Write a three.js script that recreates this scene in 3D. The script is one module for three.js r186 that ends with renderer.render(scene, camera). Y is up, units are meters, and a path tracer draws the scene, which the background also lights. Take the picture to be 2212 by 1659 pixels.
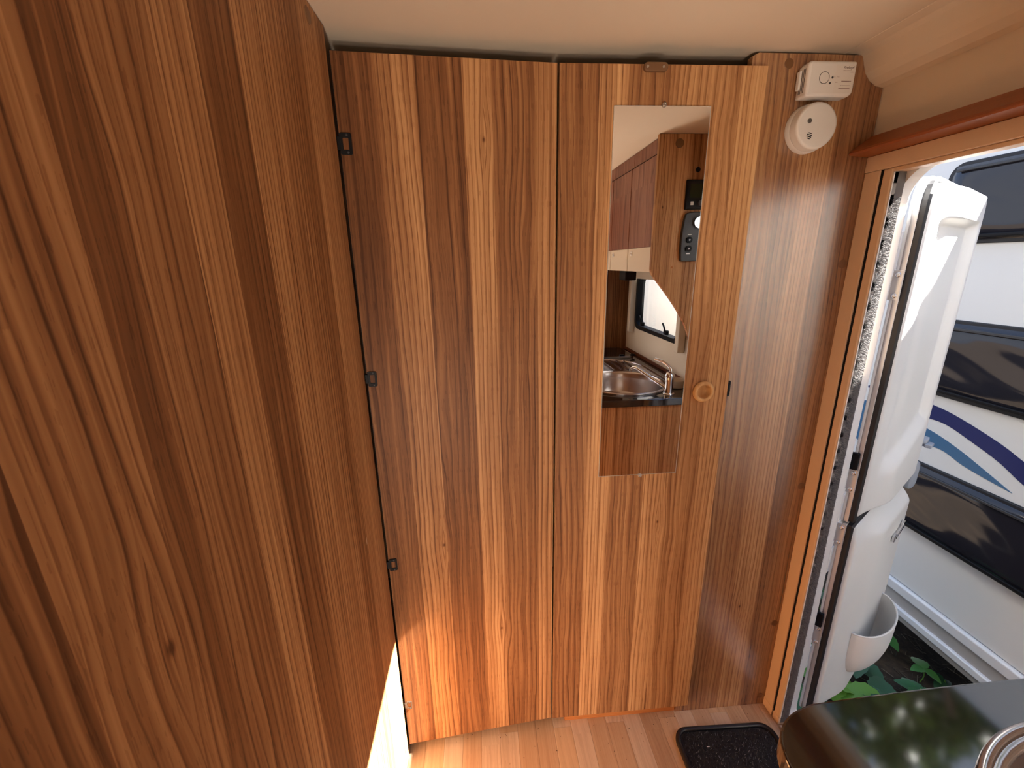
import * as THREE from 'three';
import { RoundedBoxGeometry } from 'three/addons/geometries/RoundedBoxGeometry.js';
import { mergeGeometries } from 'three/addons/utils/BufferGeometryUtils.js';
import { RectAreaLightUniformsLib } from 'three/addons/lights/RectAreaLightUniformsLib.js';

// ---------------------------------------------------------------- camera, sky, sun, exposure
const scene = new THREE.Scene();
const camera = new THREE.PerspectiveCamera(84.564, 2212 / 1659, 0.02, 200);
camera.position.set(0, 1.501, 1.06);
camera.rotation.set(-0.27768, -0.07198, -0.01874, 'YXZ');
const renderer = new THREE.WebGLRenderer({ antialias: true });
renderer.toneMapping = THREE.LinearToneMapping;
renderer.toneMappingExposure = 1.52;
renderer.shadowMap.enabled = true;
RectAreaLightUniformsLib.init();

// seeded randomness and smooth value noise
function rng(seed) { let s = seed >>> 0; return () => { s = (s + 0x6d2b79f5) >>> 0; let t = Math.imul(s ^ (s >>> 15), 1 | s); t = (t + Math.imul(t ^ (t >>> 7), 61 | t)) ^ t; return ((t ^ (t >>> 14)) >>> 0) / 4294967296; }; }
const LUT = new Float32Array(65536); { const r = rng(77); for (let i = 0; i < 65536; i++) LUT[i] = r(); }
function vn(x, y, s = 0) {
  const ix = Math.floor(x), iy = Math.floor(y); let fx = x - ix, fy = y - iy;
  fx = fx * fx * (3 - 2 * fx); fy = fy * fy * (3 - 2 * fy);
  const a = (iy * 157 + s * 911) & 255, b = ((iy + 1) * 157 + s * 911) & 255, x0 = (ix * 1 + s * 37) & 255, x1 = (ix + 1 + s * 37) & 255;
  const p = LUT[(a << 8) | x0], q = LUT[(a << 8) | x1], r = LUT[(b << 8) | x0], t = LUT[(b << 8) | x1];
  return p + (q - p) * fx + (r + (t - r) * fx - p - (q - p) * fx) * fy;
}
function makeTex(W, H, fn, srgb = true) {
  const d = new Uint8Array(W * H * 4), o = [0, 0, 0];
  for (let j = 0; j < H; j++) for (let i = 0; i < W; i++) {
    fn((i + 0.5) / W, (j + 0.5) / H, o, i, j);
    const k = (j * W + i) * 4; d[k] = Math.max(0, Math.min(255, o[0])); d[k + 1] = Math.max(0, Math.min(255, o[1])); d[k + 2] = Math.max(0, Math.min(255, o[2])); d[k + 3] = 255;
  }
  const t = new THREE.DataTexture(d, W, H); t.magFilter = THREE.LinearFilter; t.minFilter = THREE.LinearMipmapLinearFilter; t.generateMipmaps = true; t.wrapS = t.wrapT = THREE.RepeatWrapping;
  if (srgb) t.colorSpace = THREE.SRGBColorSpace; t.needsUpdate = true; return t;
}
// sky: clear blue air with thin cloud, even all round
{
  const W = 512, H = 256, d = new Float32Array(W * H * 4);
  for (let j = 0; j < H; j++) for (let i = 0; i < W; i++) {
    const el = ((j + 0.5) / H - 0.5) * Math.PI, az = (i + 0.5) / W * 2 * Math.PI, up = Math.max(0, Math.sin(el));
    const k = Math.pow(1 - up, 2.2), cx = Math.cos(az) * Math.cos(el), cz = Math.sin(az) * Math.cos(el);
    const n = vn(cx * 3 + 20, cz * 3 + 20, 3) * 0.5 + vn(cx * 7 + 20, cz * 7 + 20, 4) * 0.3 + vn(cx * 15 + 40, cz * 15 + 40, 5) * 0.2;
    const c = Math.max(0, Math.min(1, (n - 0.47) * 4)) * 0.55;
    const q = (j * W + i) * 4;
    d[q] = (0.26 + 0.46 * k) * (1 - c) + 1.25 * c; d[q + 1] = (0.50 + 0.36 * k) * (1 - c) + 1.27 * c; d[q + 2] = (1.02 + 0.1 * k) * (1 - c) + 1.3 * c; d[q + 3] = 1;
  }
  const t = new THREE.DataTexture(d, W, H, THREE.RGBAFormat, THREE.FloatType); t.mapping = THREE.EquirectangularReflectionMapping; t.magFilter = THREE.LinearFilter; t.needsUpdate = true;
  scene.background = t; scene.environment = t; scene.backgroundIntensity = 0.95; scene.environmentIntensity = 0.95;
}
// sun: over the roof of the neighbouring caravan, square to the side wall
const sun = new THREE.DirectionalLight(new THREE.Color(1.0, 0.96, 0.9), 62);
sun.position.set(10, 9.55, 0.2); sun.target.position.set(0, 0, 0); sun.castShadow = true;
Object.assign(sun.shadow.camera, { left: -6, right: 6, top: 6, bottom: -6, near: 0.1, far: 40 }); sun.shadow.mapSize.set(2048, 2048);
sun.name = 'sun'; scene.add(sun, sun.target);

// ---------------------------------------------------------------- helpers
const used = {};
function numbered(n) { if (!(n in used)) { used[n] = 0; return n; } used[n]++; return n + '_' + String(used[n]).padStart(3, '0'); }
function tag(o, label, category, group, kind) { o.userData.label = label; if (category) o.userData.category = category; if (group) o.userData.group = group; if (kind) o.userData.kind = kind; return o; }
function thing(name, label, category, { at = [0, 0, 0], turn = 0, group, kind } = {}) { const o = new THREE.Group(); o.name = numbered(name); o.position.set(...at); o.rotation.y = turn; tag(o, label, category, group, kind); scene.add(o); return o; }
function part(name, geo, mat, parent, at, label) {
  const m = new THREE.Mesh(geo, mat); m.name = name; m.castShadow = m.receiveShadow = true; if (at) m.position.set(...at); if (label) m.userData.label = label; parent.add(m); return m;
}
const V2 = (x, y) => new THREE.Vector2(x, y), V3 = (x, y, z) => new THREE.Vector3(x, y, z);
function bx(x0, x1, y0, y1, z0, z1, r = 0) {
  const w = x1 - x0, h = y1 - y0, d = z1 - z0, g = r > 0 ? new RoundedBoxGeometry(w, h, d, 2, Math.min(r, w / 2.01, h / 2.01, d / 2.01)) : new THREE.BoxGeometry(w, h, d);
  g.translate((x0 + x1) / 2, (y0 + y1) / 2, (z0 + z1) / 2); return g;
}
// texture coordinates from position: u along axis a (metres from u0, over uw), v along axis b
function planar(g, a, u0, uw, b, v0, vh) {
  const p = g.attributes.position, uv = new Float32Array(p.count * 2), get = { x: (i) => p.getX(i), y: (i) => p.getY(i), z: (i) => p.getZ(i) };
  for (let i = 0; i < p.count; i++) { uv[2 * i] = (get[a](i) - u0) / uw; uv[2 * i + 1] = (get[b](i) - v0) / vh; }
  g.setAttribute('uv', new THREE.BufferAttribute(uv, 2)); return g;
}
function merged(list) { return mergeGeometries(list.map((g) => { const q = g.index ? g.toNonIndexed() : g; for (const k of Object.keys(q.attributes)) if (!['position', 'normal', 'uv'].includes(k)) q.deleteAttribute(k); return q; })); }
function poly(pts) { const s = new THREE.Shape(); pts.forEach(([x, y], i) => i ? s.lineTo(x, y) : s.moveTo(x, y)); s.closePath(); return s; }
function rrect(x0, x1, y0, y1, r, S = THREE.Shape) {
  const s = new S(), [a, b, c, d] = Array.isArray(r) ? r : [r, r, r, r]; // bottom-left, bottom-right, top-right, top-left
  s.moveTo(x0 + a, y0); s.lineTo(x1 - b, y0); s.absarc(x1 - b, y0 + b, b, -Math.PI / 2, 0); s.lineTo(x1, y1 - c); s.absarc(x1 - c, y1 - c, c, 0, Math.PI / 2);
  s.lineTo(x0 + d, y1); s.absarc(x0 + d, y1 - d, d, Math.PI / 2, Math.PI); s.lineTo(x0, y0 + a); s.absarc(x0 + a, y0 + a, a, Math.PI, 1.5 * Math.PI); return s;
}
// shape drawn in x,y and pushed from z0 to z1
function ext(shape, z0, z1, bevel = 0, seg = 10) {
  const g = new THREE.ExtrudeGeometry(shape, { depth: z1 - z0 - 2 * bevel, bevelEnabled: bevel > 0, bevelSize: bevel, bevelThickness: bevel, bevelOffset: -bevel, bevelSegments: 3, curveSegments: seg });
  g.translate(0, 0, z0 + bevel); return g;
}
// shape drawn in x,z (second coordinate is z) and raised from y0 to y1
function extY(shape, y0, y1, bevel = 0, seg = 16) { const g = ext(shape, -y1, -y0, bevel, seg); g.rotateX(Math.PI / 2); return g; }
// shape drawn in z,y and pushed from x0 to x1
function extX(shape, x0, x1, bevel = 0, seg = 12) { const g = ext(shape, 0, x1 - x0, bevel, seg); g.applyMatrix4(new THREE.Matrix4().set(0, 0, 1, x0, 0, 1, 0, 0, 1, 0, 0, 0, 0, 0, 0, 1)); g.index ? 0 : flip(g); return g; }
function flip(g) { for (const k of ['position', 'normal', 'uv']) { const a = g.attributes[k]; if (!a) continue; const n = a.itemSize, v = a.array; for (let i = 0; i < a.count; i += 3) for (let c = 0; c < n; c++) { const t = v[(i + 1) * n + c]; v[(i + 1) * n + c] = v[(i + 2) * n + c]; v[(i + 2) * n + c] = t; } } return g; }
// a flat ring between two rounded rectangles, matched point by point, from z0 to z1
function rrPts(x0, x1, y0, y1, r, k = 8) { const [a, b, c, d] = Array.isArray(r) ? r : [r, r, r, r], o = []; for (const [cx, cy, q, t] of [[x1 - b, y0 + b, b, -0.5], [x1 - c, y1 - c, c, 0], [x0 + d, y1 - d, d, 0.5], [x0 + a, y0 + a, a, 1]]) for (let i = 0; i <= k; i++) { const g = (t + 0.5 * i / k) * Math.PI; o.push([cx + Math.cos(g) * q, cy + Math.sin(g) * q]); } return o; }
function ringGeo(O, I, z0, z1, ch = 0) {
  const n = O.length, pos = [], mix = (p, q, f) => [p[0] + (q[0] - p[0]) * f, p[1] + (q[1] - p[1]) * f], quad = (a, b, c, d) => pos.push(...a, ...b, ...c, ...a, ...c, ...d), P = (p, z) => [p[0], p[1], z];
  for (let i = 0; i < n; i++) {
    const j = (i + 1) % n, L = Math.hypot(O[i][0] - I[i][0], O[i][1] - I[i][1]) || 1, f = Math.min(0.45, ch / L), o1 = mix(O[i], I[i], f), o2 = mix(O[j], I[j], f), i1 = mix(I[i], O[i], f), i2 = mix(I[j], O[j], f);
    quad(P(o1, z1), P(o2, z1), P(i2, z1), P(i1, z1)); quad(P(O[j], z0), P(O[i], z0), P(I[i], z0), P(I[j], z0)); quad(P(O[i], z0), P(O[j], z0), P(O[j], z1 - ch), P(O[i], z1 - ch)); quad(P(I[j], z0), P(I[i], z0), P(I[i], z1 - ch), P(I[j], z1 - ch));
    if (ch) { quad(P(O[i], z1 - ch), P(O[j], z1 - ch), P(o2, z1), P(o1, z1)); quad(P(I[j], z1 - ch), P(I[i], z1 - ch), P(i1, z1), P(i2, z1)); }
  }
  const g = new THREE.BufferGeometry(); g.setAttribute('position', new THREE.Float32BufferAttribute(pos, 3)); g.setAttribute('uv', new THREE.Float32BufferAttribute(new Float32Array(pos.length / 3 * 2), 2)); g.computeVertexNormals(); return g;
}
function ringX(O, I, x0, x1, ch) { const g = ringGeo(O, I, 0, x1 - x0, ch); g.applyMatrix4(new THREE.Matrix4().set(0, 0, 1, x0, 0, 1, 0, 0, 1, 0, 0, 0, 0, 0, 0, 1)); return flip(g); }
function tube(pts, r, n = 32, rs = 8, closed = false) { return new THREE.TubeGeometry(new THREE.CatmullRomCurve3(pts.map((p) => V3(...p)), closed, 'centripetal'), n, r, rs, closed); }
function cyl(r0, r1, h, n = 20) { return new THREE.CylinderGeometry(r0, r1, h, n); }
function screwGeo(r, h) { const g = new THREE.LatheGeometry([V2(0.0001, h * 0.55), V2(r * 0.22, h * 0.55), V2(r * 0.3, h), V2(r * 0.75, h * 0.8), V2(r, h * 0.3), V2(r, 0), V2(0.0001, 0)].reverse(), 16); g.rotateX(Math.PI / 2); return g; }

// ---------------------------------------------------------------- materials
// striped ash decor: strips [start, tone, ring spacing, ring contrast, waviness]
const PAL = [[80, 50, 31], [120, 79, 49], [158, 112, 73], [194, 147, 101], [216, 174, 126]];
function woodTex(w, h, W, H, seed, strips, knots = [], pal = PAL, marks = []) {
  return makeTex(W, H, (a, b, o) => {
    const u = a * w, v = b * h; let k = 0; while (k + 1 < strips.length && u >= strips[k + 1][0]) k++;
    const [u0, tone, sp, con, wav] = strips[k], sd = seed * 7 + k * 3;
    let uu = u + wav * (0.012 * (vn(u * 9, v * 1.6, sd) - 0.5) + 0.008 * (vn(u * 24, v * 4.5, sd + 1) - 0.5) + 0.0032 * (vn(u * 60, v * 13, sd + 2) - 0.5)), kd = 0;
    for (const [ku, kv, ks] of knots) {
      const du = u - ku, dv = v - kv, e = Math.exp(-dv * dv / (ks * ks * 9)) * Math.exp(-Math.abs(du) / (ks * 1.2));
      uu -= Math.sign(du || 1) * ks * 0.55 * e * (du > 0 ? 1.2 : 0.8); const rr = du * du / (ks * ks * 0.02) + dv * dv / (ks * ks * 0.05); kd += Math.exp(-rr);
    }
    const broad = vn(uu * 70, v * 1.1, sd + 3) - 0.5, mid = vn(uu * 190, v * 2.6, sd + 4) - 0.5, fib = vn(uu * 520, v * 9, sd + 5) - 0.5;
    let p = uu / (sp * 1.35) + 0.9 * vn(uu * 30, v * 0.5, sd + 6); p -= Math.floor(p);
    const ring = p > 0.93 ? (1 - p) / 0.07 : Math.pow(p / 0.93, 5);
    const pore = vn(u * 900, v * 45, sd + 8) > 0.8 ? 1 : 0;
    const dark = vn(uu * 45, v * 0.7, sd + 9); // now and then a dark vein
    let t = tone + 0.16 * broad + 0.22 * mid + 0.15 * fib - 1.25 * con * ring * (0.55 + 0.9 * vn(uu * 60, v * 2, sd + 7)) - 0.09 * pore - (dark > 0.85 ? (dark - 0.85) * 0.9 : 0) - 0.5 * kd;
    t = Math.max(0, Math.min(0.999, t)) * (pal.length - 1); const i = Math.floor(t), f = t - i;
    for (let c = 0; c < 3; c++) o[c] = pal[i][c] + (pal[i + 1][c] - pal[i][c]) * f;
    for (const [mu, mv, mw, mh] of marks) if (((u - mu) / mw) ** 2 + ((v - mv) / mh) ** 2 < 1) for (let c = 0; c < 3; c++) o[c] += (225 - o[c]) * 0.45;
  });
}
const L_ = 0.0085; // ring spacing
const std = (p) => new THREE.MeshStandardMaterial(p);
const wood = (map, roughness = 0.46) => new THREE.MeshPhysicalMaterial({ map, roughness, metalness: 0, specularIntensity: 0.25 });
const T = {
  fold: woodTex(0.4708, 1.906, 640, 2048, 11, [[0, 0.3, 0.012, 0.12, 1], [0.085, 0.6, 0.0095, 0.3, 0.9], [0.165, 0.34, 0.012, 0.16, 1.4], [0.262, 0.66, 0.009, 0.3, 0.6], [0.325, 0.42, 0.012, 0.2, 1.6], [0.425, 0.64, 0.0085, 0.3, 0.4]], [[0.305, 1.753, 0.02], [0.312, 0.41, 0.02], [0.155, 0.73, 0.022]]),
  door: woodTex(0.475, 1.909, 640, 2048, 12, [[0, 0.45, 0.012, 0.2, 1.4], [0.09, 0.72, 0.0085, 0.3, 0.5], [0.158, 0.5, 0.012, 0.22, 1.5], [0.258, 0.7, 0.009, 0.3, 0.8], [0.32, 0.6, 0.012, 0.2, 1.6], [0.414, 0.8, 0.0085, 0.3, 0.5]], [[0.309, 0.746, 0.02]]),  // strip tones lightened, standing in for brighter light on this door
  side: woodTex(0.33, 2.0, 512, 2048, 13, [[0, 0.5, 0.012, 0.2, 1.2], [0.15, 0.68, 0.0075, 0.24, 0.6], [0.23, 0.42, 0.01, 0.18, 0.9]], [[0.178, 0.44, 0.02]]),
  left: woodTex(1.35, 2.0, 2048, 2048, 14, [[0, 0.55, 0.006, 0.22, 0.5], [0.05, 0.66, 0.007, 0.26, 0.4], [0.14, 0.42, 0.011, 0.2, 0.8], [0.2, 0.58, 0.009, 0.24, 0.6], [0.29, 0.64, 0.008, 0.28, 0.5], [0.378, 0.36, 0.012, 0.16, 1.2], [0.468, 0.62, 0.0095, 0.28, 0.5], [0.535, 0.42, 0.012, 0.2, 1.5], [0.625, 0.3, 0.012, 0.16, 1.3], [0.664, 0.44, 0.013, 0.24, 1.1], [0.76, 0.34, 0.013, 0.2, 1.4]], [[0.69, 1.217, 0.03]], PAL, [[0.138, 0.925, 0.003, 0.011]]),  // shade painted in: strips go darker towards the camera end
  end: woodTex(0.66, 0.94, 640, 1024, 15, [[0, 0.7, 0.0085, 0.28, 0.5], [0.2, 0.8, 0.009, 0.2, 0.5], [0.23, 0.62, 0.012, 0.2, 1.3], [0.33, 0.82, 0.009, 0.28, 0.8], [0.44, 0.64, 0.012, 0.2, 1], [0.55, 0.82, 0.0085, 0.26, 0.5]]),
  part: woodTex(0.33, 1.05, 384, 1024, 16, [[0, 0.7, 0.011, 0.26, 1.2], [0.075, 0.78, 0.0095, 0.2, 0.8], [0.13, 0.58, 0.012, 0.2, 1], [0.22, 0.52, 0.012, 0.2, 1]], [[0.03, 0.78, 0.02]]),
  locker: woodTex(0.5, 0.6, 512, 512, 17, [[0, 0.42, 0.03, 0.2, 3], [0.2, 0.5, 0.04, 0.18, 3.4]], [], [[84, 50, 38], [112, 70, 56], [136, 92, 76], [156, 112, 95], [176, 130, 110]]),
  floor: woodTex(0.4, 1.0, 512, 1024, 18, [[0, 0.5, 0.02, 0.1, 1.2], [0.065, 0.62, 0.015, 0.12, 0.8], [0.13, 0.45, 0.02, 0.1, 1.4], [0.195, 0.56, 0.012, 0.12, 0.8], [0.26, 0.66, 0.02, 0.1, 1.2], [0.33, 0.52, 0.02, 0.1, 1]], [], [[166, 142, 120], [194, 168, 144], [210, 186, 161], [222, 200, 176], [232, 212, 190]]),
  oak: woodTex(0.2, 1, 256, 1024, 19, [[0, 0.5, 0.01, 0.12, 0.8]], [], [[150, 88, 44], [172, 106, 58], [186, 120, 68], [198, 132, 80], [208, 144, 90]]),
  ring: woodTex(0.1, 0.1, 128, 128, 20, [[0, 0.5, 0.006, 0.15, 1]], [], [[176, 130, 84], [194, 148, 98], [208, 164, 112], [220, 178, 126], [228, 190, 140]]),
};
const M = {
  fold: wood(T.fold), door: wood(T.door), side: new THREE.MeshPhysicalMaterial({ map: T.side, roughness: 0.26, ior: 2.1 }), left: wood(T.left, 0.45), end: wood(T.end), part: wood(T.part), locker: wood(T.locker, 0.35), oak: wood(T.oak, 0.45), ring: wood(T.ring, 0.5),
  lining: std({ color: new THREE.Color().setRGB(0.66, 0.55, 0.42), roughness: 0.85 }),
  wallvinyl: std({ color: new THREE.Color().setRGB(0.68, 0.6, 0.48), roughness: 0.8 }),
  frame: std({ color: new THREE.Color().setRGB(0.74, 0.54, 0.36), roughness: 0.45 }),
  white: std({ color: new THREE.Color().setRGB(0.8, 0.8, 0.79), roughness: 0.35 }),
  whitePlastic: std({ color: new THREE.Color().setRGB(0.74, 0.72, 0.68), roughness: 0.45 }),
  moulded: std({ color: new THREE.Color().setRGB(0.79, 0.78, 0.75), roughness: 0.5 }),
  alu: std({ color: new THREE.Color().setRGB(0.6, 0.59, 0.59), roughness: 0.35, metalness: 0.4 }),
  black: new THREE.MeshPhysicalMaterial({ color: new THREE.Color().setRGB(0.008, 0.008, 0.009), roughness: 0.5, specularIntensity: 0.3 }),
  rubber: std({ color: new THREE.Color().setRGB(0.014, 0.014, 0.016), roughness: 0.6 }),
  darkgrey: std({ color: new THREE.Color().setRGB(0.03, 0.031, 0.034), roughness: 0.45 }),
  chrome: std({ color: new THREE.Color().setRGB(0.78, 0.78, 0.79), roughness: 0.12, metalness: 1 }),
  steel: std({ color: new THREE.Color().setRGB(0.5, 0.46, 0.45), roughness: 0.22, metalness: 1 }),
  screw: std({ color: new THREE.Color().setRGB(0.42, 0.36, 0.31), roughness: 0.35, metalness: 0.9 }),
  brown: std({ color: new THREE.Color().setRGB(0.16, 0.08, 0.035), roughness: 0.45 }),
  mirror: std({ color: new THREE.Color().setRGB(0.93, 0.93, 0.92), roughness: 0.0, metalness: 1 }),
  glassEdge: std({ color: new THREE.Color().setRGB(0.72, 0.74, 0.72), roughness: 0.15, metalness: 0.6 }),
  greyPlastic: std({ color: new THREE.Color().setRGB(0.36, 0.4, 0.46), roughness: 0.4 }),
  cream: std({ color: new THREE.Color().setRGB(0.66, 0.58, 0.46), roughness: 0.5 }),
  glass: new THREE.MeshPhysicalMaterial({ color: 0xffffff, transmission: 1, thickness: 0, roughness: 0.02, ior: 1.45 }),
};

// ---------------------------------------------------------------- the room shell
const FL = -0.037, CE = 1.955;
{ // floor
  const f = thing('floor', 'pale oak strip floor inside the caravan', 'floor', { kind: 'structure' });
  const sub = bx(-1.2, 1.03, FL - 0.06, FL - 0.004, -0.8, 3.65); part('subfloor', sub, std({ color: 0x5a4330, roughness: 0.9 }), f);
  const far = planar(bx(-1.2, 1.0, FL - 0.004, FL, 0.74, 3.6), 'x', 0, 0.4, 'z', 0, 1); part('lounge_flooring', far, wood(T.floor, 0.5), f);
  part('washroom_flooring', planar(bx(-1.15, 1.0, FL - 0.004, FL, -0.78, -0.1), 'x', 0, 0.4, 'z', 0, 1), wood(T.floor, 0.5), f);
  const r = rng(5), mats = [0xffffff, 0xf2e6da, 0xfff4e4, 0xeadccd].map((c) => std({ map: T.floor, color: c, roughness: 0.46 }));
  const geos = []; for (let k = 0; k < 9; k++) geos.push(planar(bx(0.0003, 0.0617 - 0.0003, -0.0035, 0, 0.0003, 0.5 - 0.0003), 'x', -k * 0.0652, 0.4, 'z', -k * 0.37, 1));
  for (let i = 0; i < 21; i++) {
    let z = -0.1 - (i % 3) * 0.16; const x = -0.296 + i * 0.0617;
    while (z < 0.74) { const z0 = Math.max(z, -0.1), z1 = Math.min(0.74, z + 0.42); const p = part('plank', geos[Math.floor(r() * 9)], mats[Math.floor(r() * 4)], f, [x, FL, z0]); p.scale.z = (z1 - z0) / 0.5; z += 0.42; }
  }
}
{ // grit trodden onto the floor by the door
  const r = rng(61), N = 46, im = new THREE.InstancedMesh(new THREE.IcosahedronGeometry(0.0011, 0), std({ color: new THREE.Color().setRGB(0.05, 0.035, 0.025), roughness: 1 }), N), q = new THREE.Object3D();
  for (let i = 0; i < N; i++) { q.position.set(-0.2 + r() * 1.12, FL + 0.0007, -0.01 + r() * r() * 0.2); q.rotation.set(r() * 6, r() * 6, r() * 6); q.scale.set(0.4 + r() * 1.1, 0.4 + r() * 0.6, 0.4 + r() * 1.3); q.updateMatrix(); im.setMatrixAt(i, q.matrix); }
  im.name = numbered('floor_grit'); tag(im, 'dark grit and crumbs scattered on the oak floor', 'grit', null, 'stuff'); scene.add(im);
}
const cove = [[0.87, 1.955], [0.892, 1.952], [0.902, 1.945], [0.909, 1.93], [0.917, 1.912], [0.93, 1.898], [0.948, 1.887], [0.968, 1.884]];
{ // ceiling with a roof light over the lounge
  const c = thing('ceiling', 'cream textured ceiling lining with a rounded cove along the side', 'ceiling', { kind: 'structure' });
  const prof = [[-1.2, 1.99], [-1.2, 1.8], [-1.15, 1.8], [-1.1, 1.87], [-1.0, 1.925], [-0.85, 1.955], ...cove, [1.03, 1.884], [1.03, 1.99]];
  part('lining', merged([ext(poly(prof), -0.8, 1.8), ext(poly(prof), 2.5, 3.65), bx(-1.2, -0.55, 1.955, 1.99, 1.8, 2.5), bx(0.25, 1.03, 1.955, 1.99, 1.8, 2.5)]), M.lining, c);
  part('roof_light_frame', merged([bx(-0.58, -0.55, 1.93, 2.03, 1.77, 2.53), bx(0.25, 0.28, 1.93, 2.03, 1.77, 2.53), bx(-0.55, 0.25, 1.93, 2.03, 1.77, 1.8), bx(-0.55, 0.25, 1.93, 2.03, 2.5, 2.53)]), M.whitePlastic, c);
  part('roof_light_pane', bx(-0.55, 0.25, 2.012, 2.016, 1.8, 2.5), M.glass, c);
  part('ceiling_seam', tube([[0.866, 1.9552, -0.03], [0.866, 1.9552, 1.8]], 0.0018, 4, 6), M.lining, c);
}
const X0 = 1.0, X1 = 1.03;
{ // right side wall: entrance opening, kitchen window, lounge window
  const w = thing('wall_right', 'cream side wall lining around the entrance and above it', 'wall', { kind: 'structure' });
  const B = (z0, z1, y0, y1, x0 = X0, x1 = X1) => bx(x0, x1, y0, y1, z0, z1);
  const geos = [B(-0.8, 0.02, -0.3, 1.95), B(0.02, 0.66, 1.72, 1.95), B(0.02, 0.66, -0.3, FL - 0.01), B(0.66, 0.985, -0.3, 1.95), B(0.985, 1.62, -0.3, 1.085), B(0.985, 1.62, 1.43, 1.95), B(1.62, 2.35, -0.3, 1.95), B(2.35, 3.35, -0.3, 0.95), B(2.35, 3.35, 1.55, 1.95), B(3.35, 3.65, -0.3, 1.95)];
  part('lining', merged(geos), M.wallvinyl, w);
  part('upper_lining', bx(0.968, 1.0, 1.70, 1.884, -0.036, 0.655), M.lining, w);
  part('outer_skin', merged([bx(1.03, 1.034, -0.3, 2.1, -0.8, 0.0), bx(1.03, 1.034, 1.76, 2.1, 0.0, 0.68), bx(1.03, 1.034, -0.3, 2.1, 0.68, 0.985), bx(1.03, 1.034, -0.3, 1.085, 0.985, 1.62), bx(1.03, 1.034, 1.43, 2.1, 0.985, 1.62)]), std({ color: new THREE.Color().setRGB(0.025, 0.025, 0.03), roughness: 0.5 }), w);  // unseen skin coloured near-black to cut sun bounce onto the neighbour
  const l = thing('wall_left', 'cream side wall of the lounge behind the tall cupboard', 'wall', { kind: 'structure' });
  const C = (z0, z1, y0, y1) => bx(-1.18, -1.15, y0, y1, z0, z1);
  part('lining', merged([C(-0.8, 1.7, -0.3, 1.95), C(1.7, 3.2, -0.3, 0.9), C(1.7, 3.2, 1.55, 1.95), C(3.2, 3.65, -0.3, 1.95)]), M.wallvinyl, l);
  const fr = thing('wall_front', 'cream end wall of the lounge with a wide window', 'wall', { kind: 'structure' });
  const D = (x0, x1, y0, y1) => bx(x0, x1, y0, y1, 3.6, 3.65);
  part('lining', merged([D(-1.2, -0.9, -0.3, 1.99), D(0.75, 1.03, -0.3, 1.99), D(-0.9, 0.75, -0.3, 0.85), D(-0.9, 0.75, 1.6, 1.99)]), M.wallvinyl, fr);
  const re = thing('wall_rear', 'plain end wall of the washroom behind the doors', 'wall', { kind: 'structure' });
  part('lining', bx(-1.2, 1.03, -0.3, 1.99, -0.83, -0.8), M.wallvinyl, re);
  let n = 2;
  for (const [label, g, f] of [['wide lounge window in the end wall', bx(-0.9, 0.75, 0.85, 1.6, 3.62, 3.624), [bx(-0.9, 0.75, 0.85, 0.88, 3.6, 3.66), bx(-0.9, 0.75, 1.57, 1.6, 3.6, 3.66), bx(-0.9, -0.87, 0.85, 1.6, 3.6, 3.66), bx(0.72, 0.75, 0.85, 1.6, 3.6, 3.66)]],
    ['long lounge window on the cupboard side', bx(-1.167, -1.163, 0.9, 1.55, 1.7, 3.2), [bx(-1.19, -1.15, 0.9, 0.93, 1.7, 3.2), bx(-1.19, -1.15, 1.52, 1.55, 1.7, 3.2), bx(-1.19, -1.15, 0.93, 1.52, 1.7, 1.73), bx(-1.19, -1.15, 0.93, 1.52, 3.17, 3.2)]],
    ['lounge window on the kitchen side', bx(1.013, 1.017, 0.95, 1.55, 2.35, 3.35), [bx(1.0, 1.04, 0.95, 0.98, 2.35, 3.35), bx(1.0, 1.04, 1.52, 1.55, 2.35, 3.35), bx(1.0, 1.04, 0.98, 1.52, 2.35, 2.38), bx(1.0, 1.04, 0.98, 1.52, 3.32, 3.35)]]]) {
    const o = thing('window_' + n++, label, 'window', { kind: 'structure' }); part('window_frame', merged(f), M.black, o); part('pane', g, M.glass, o);
  }
}
{ // fixed panel beside the washroom door, cut round the ceiling cove
  const w = thing('wall_back', 'striped wooden wall panel between washroom door and entrance', 'wall', { kind: 'structure' });
  const pts = [[0.636, FL], [0.966, FL], [0.966, 1.8835], [0.947, 1.8865], [0.929, 1.8975], [0.9165, 1.9115], [0.9085, 1.9295], [0.9035, 1.948], [0.652, 1.95], [0.638, 1.943]];
  part('panel', planar(ext(poly(pts), -0.036, -0.0162, 0.0008), 'x', 0.636, 0.33, 'y', FL, 2.0), M.side, w);
  const cap = new THREE.LatheGeometry([V2(0.0001, 0.0012), V2(0.0095, 0.0012), V2(0.0108, 0.0004), V2(0.0108, 0)].reverse(), 24); cap.rotateX(Math.PI / 2);
  const cm = std({ color: new THREE.Color().setRGB(0.17, 0.075, 0.026), roughness: 0.5 });
  for (const [x, y] of [[0.948, 1.485], [0.95, 0.837], [0.948, 0.322], [0.945, 0.002], [0.726, 1.929]]) part('cover_cap', cap, cm, w, [x, y, -0.0162]);
  const st = part('strike_plate', merged([ext(rrect(0.6685, 0.684, 1.135, 1.179, 0.003), -0.0162, -0.0135), bx(0.669, 0.678, 1.142, 1.172, -0.0162, -0.004, 0.002)]), M.black, w);
  st.userData.label = 'black strike plate at the door edge';
}
{ // sill under the washroom door
  const t = thing('trim_3', 'low wooden sill under the washroom door', 'sill', { kind: 'structure' });
  part('sill_bar', planar(bx(0.24, 0.634, FL, 0.004, -0.05, -0.02, 0.002), 'y', 0, 0.1, 'x', 0, 0.9), M.oak, t);
}

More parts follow.
